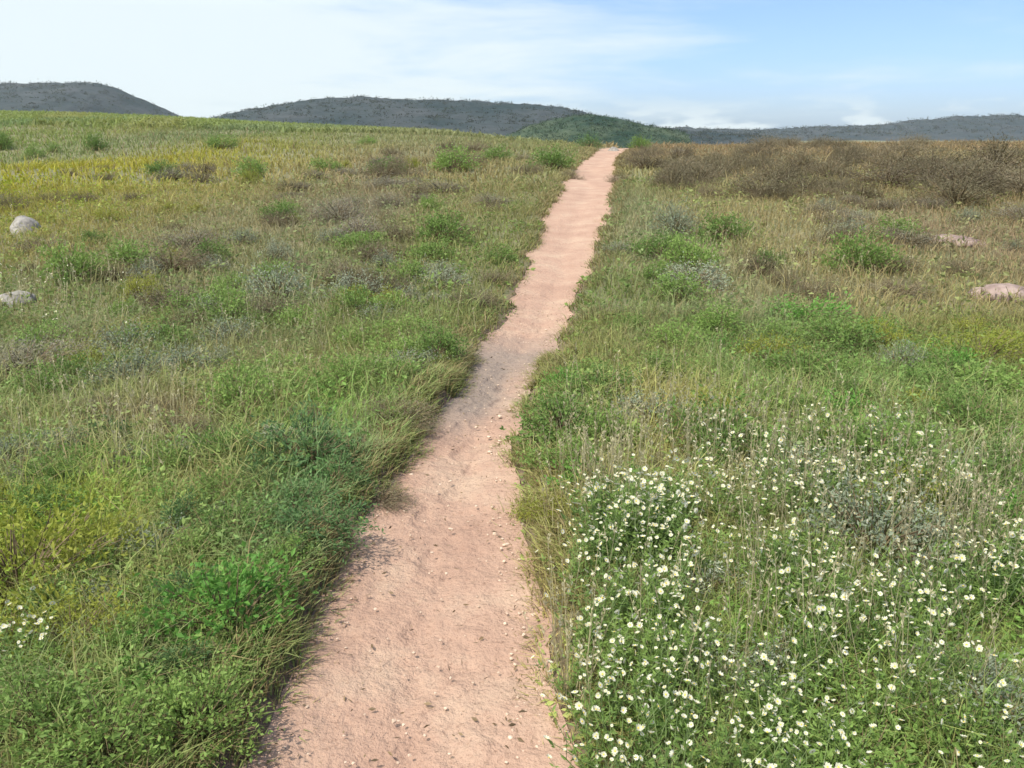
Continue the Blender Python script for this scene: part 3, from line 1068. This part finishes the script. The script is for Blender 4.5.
def flower_plant(x, y, s, near, label, group):
    sm, lm, tp, rots, sc, hm = random.choice(FP)
    root = bpy.data.objects.new('daisy_plant', None)
    C.objects.link(root)
    root.empty_display_size = .05
    link('stems', sm, root)
    link('leaves', lm, root)
    if near:
        for i in range(len(tp)):
            f = link('flower', random.choice(FM), root)
            f.location = tp[i]
            f.rotation_euler = rots[i]
            f.scale = (sc[i],) * 3
    else:
        link('blossoms', hm, root)
    root.location = (x, y, float(ground_z(np.array([x]), np.array([y]))[0]))
    root.rotation_euler = (0, 0, random.uniform(-.8, .8))
    root.scale = (s, s, s)
    tag(root, label, 'flowering plant', group)


FPOS = []


def daisies(c_, r_, hw, hh, n, s0, s1, where, gap=.055):
    tries = done = 0
    while done < n and tries < n * 60:
        tries += 1
        px_, py_ = c_ + random.uniform(-1, 1) * hw, r_ + random.uniform(-1, 1) * hh
        if px_ > 1040:
            continue
        x, y = at(px_, py_)
        if float(fbm(np.array([x / .34]), np.array([y / .5]), 205, 2)[0]) + random.gauss(0, .07) < (.47 if gap > .041 else 0):
            continue
        if float(path_d(np.array([x]), np.array([y]))[0]) < .08 or any((x - a) ** 2 + (y - b) ** 2 < gap * gap for a, b in FPOS):
            continue
        FPOS.append((x, y))
        flower_plant(x, y, random.uniform(s0, s1), y < 2.5, 'white daisy plant ' + where, 'white daisies ' + where)
        done += 1


daisies(790, 790, 220, 75, 52, .7, 1.0, 'in the close green growth right of the path')
daisies(760, 650, 190, 60, 54, .75, 1.1, 'in the middle of the flower patch right of the path')
daisies(638, 556, 40, 24, 32, .95, 1.25, 'crowded in a dense pale clump near the path edge', .03)
daisies(700, 560, 110, 40, 18, .8, 1.1, 'on the path side of the flower patch')
daisies(850, 540, 100, 45, 36, .85, 1.2, 'around the wide silver shrub')
daisies(970, 590, 60, 40, 22, .9, 1.2, 'at the right edge of the picture')
daisies(800, 480, 110, 25, 32, .9, 1.3, 'along the back of the flower patch', .14)
daisies(20, 690, 26, 24, 6, .7, .9, 'at the left edge near the yellow shrub')
daisies(60, 330, 70, 40, 8, 1.1, 1.4, 'in the mid field on the left', .25)


# ------------------------------------------------------------------ rocks and pebbles
def rock(c_, r_, size, flat, label, mat, seed):
    import bmesh
    bm = bmesh.new()
    bmesh.ops.create_icosphere(bm, subdivisions=4, radius=1)
    cs_ = np.array([v.co for v in bm.verts])
    d = .72 + .55 * fbm(cs_[:, 0] * 1.1 + seed, cs_[:, 1] * 1.1 + cs_[:, 2] * 1.3, seed, 4)
    q = np.round(d * 6) / 6
    d = d * .6 + q * .4
    for v, k in zip(bm.verts, d):
        v.co = (v.co.x * k * size, v.co.y * k * size * .8, v.co.z * k * size * flat)
    me_ = bpy.data.meshes.new('rock')
    bm.to_mesh(me_)
    bm.free()
    me_.materials.append(mat)
    for p_ in me_.polygons:
        p_.use_smooth = True
    x, y = at(c_, r_)
    o_ = link('rock', me_)
    o_.location = (x, y, float(ground_z(np.array([x]), np.array([y]))[0]) + size * flat * .05)
    o_.rotation_euler = (0, 0, seed)
    tag(o_, label, 'rock')


rock(16, 302, .30, .35, 'pale weathered rock in the grass at the left edge', M_ROCK, 2)
rock(26, 232, .30, .8, 'upright pale rock higher up the left edge', M_ROCK, 5)
rock(1003, 298, .42, .35, 'flat pinkish rock in the tan grass at the right edge', M_PINKROCK, 3)
rock(955, 243, .5, .25, 'low pinkish rock slab below the big dark heath shrub', M_PINKROCK, 8)
rock(614, 150, .35, .9, 'small whitish rock at the very end of the path', M_ROCK, 6)

n = 900
y = 1.2 + 9 * rng.random(n) ** 1.6
l, r_ = edges(y)
u = rng.random(n)
u = np.where(rng.random(n) < .6, 1 - .22 * u, u)
x = l + (r_ - l) * (u * 1.12 - .03)
V, Q, off = [], [], 0
import bmesh
bm = bmesh.new()
bmesh.ops.create_icosphere(bm, subdivisions=1, radius=1)
iv = np.array([v.co for v in bm.verts])
it = np.array([[v.index for v in f.verts] for f in bm.faces])
bm.free()
zb = base_z(x, y) - .03
for i in range(n):
    s = rng.uniform(.003, .008) * (1.9 if rng.random() < .08 else 1)
    v = iv * (1 + rng.normal(0, .16, (len(iv), 1))) * s * np.array([1, rng.uniform(.7, 1.2), rng.uniform(.5, .8)])
    V.append(v + np.array([x[i], y[i], zb[i] + .012]))
    Q.append(it + off)
    off += len(iv)
me = np_mesh('gravel', np.concatenate(V), [np.concatenate(Q)], M_PEBBLE, False)
tag(link('gravel', me), 'small sandstone pebbles strewn along the path edge', kind='stuff')

# fallen leaf bits and broken straw on the sand
n = 1500
y = 1.0 + 9 * rng.random(n) ** 1.5
l, r_ = edges(y)
u = rng.beta(.45, .45, n)
x = l + (r_ - l) * u
dr = np.stack([rng.normal(0, 1, n), rng.normal(0, 1, n), rng.normal(0, .08, n)], 1)
ln = rng.uniform(.006, .03, n)
V, f = leaves(np.stack([x, y, base_z(x, y) - .014], 1), dr, ln, np.where(rng.random(n) < .6, ln * .12, ln * .4))
cs = np.array((.26, .19, .11)) * rng.uniform(.4, 1.4, (n, 1))
tag(link('leaf_litter', np_mesh('leaf_litter', V, [f], M_BLADE, False, np.repeat(cs, 4, 0))), 'broken straw and fallen leaf bits on the sand', kind='stuff')

# ------------------------------------------------------------------ air
me = bpy.data.meshes.new('haze')
x0, x1, y0, y1, z0, z1 = -3100, 3100, -40, 3300, -24, 75
me.from_pydata([(x0, y0, z0), (x1, y0, z0), (x1, y1, z0), (x0, y1, z0), (x0, y0, z1), (x1, y0, z1), (x1, y1, z1), (x0, y1, z1)], [],
               [(0, 3, 2, 1), (4, 5, 6, 7), (0, 1, 5, 4), (1, 2, 6, 5), (2, 3, 7, 6), (3, 0, 4, 7)])
m = bpy.data.materials.new('haze')
m.use_nodes = True
m.node_tree.nodes.remove(m.node_tree.nodes['Principled BSDF'])
pv = m.node_tree.nodes.new('ShaderNodeVolumePrincipled')
pv.inputs['Color'].default_value = (.86, .9, .95, 1)
pv.inputs['Density'].default_value = .00011
pv.inputs['Anisotropy'].default_value = .3
m.node_tree.links.new(pv.outputs[0], m.node_tree.nodes['Material Output'].inputs['Volume'])
me.materials.append(m)
hz = link('haze', me)
tag(hz, 'thin pale haze over the whole heath', kind='stuff')
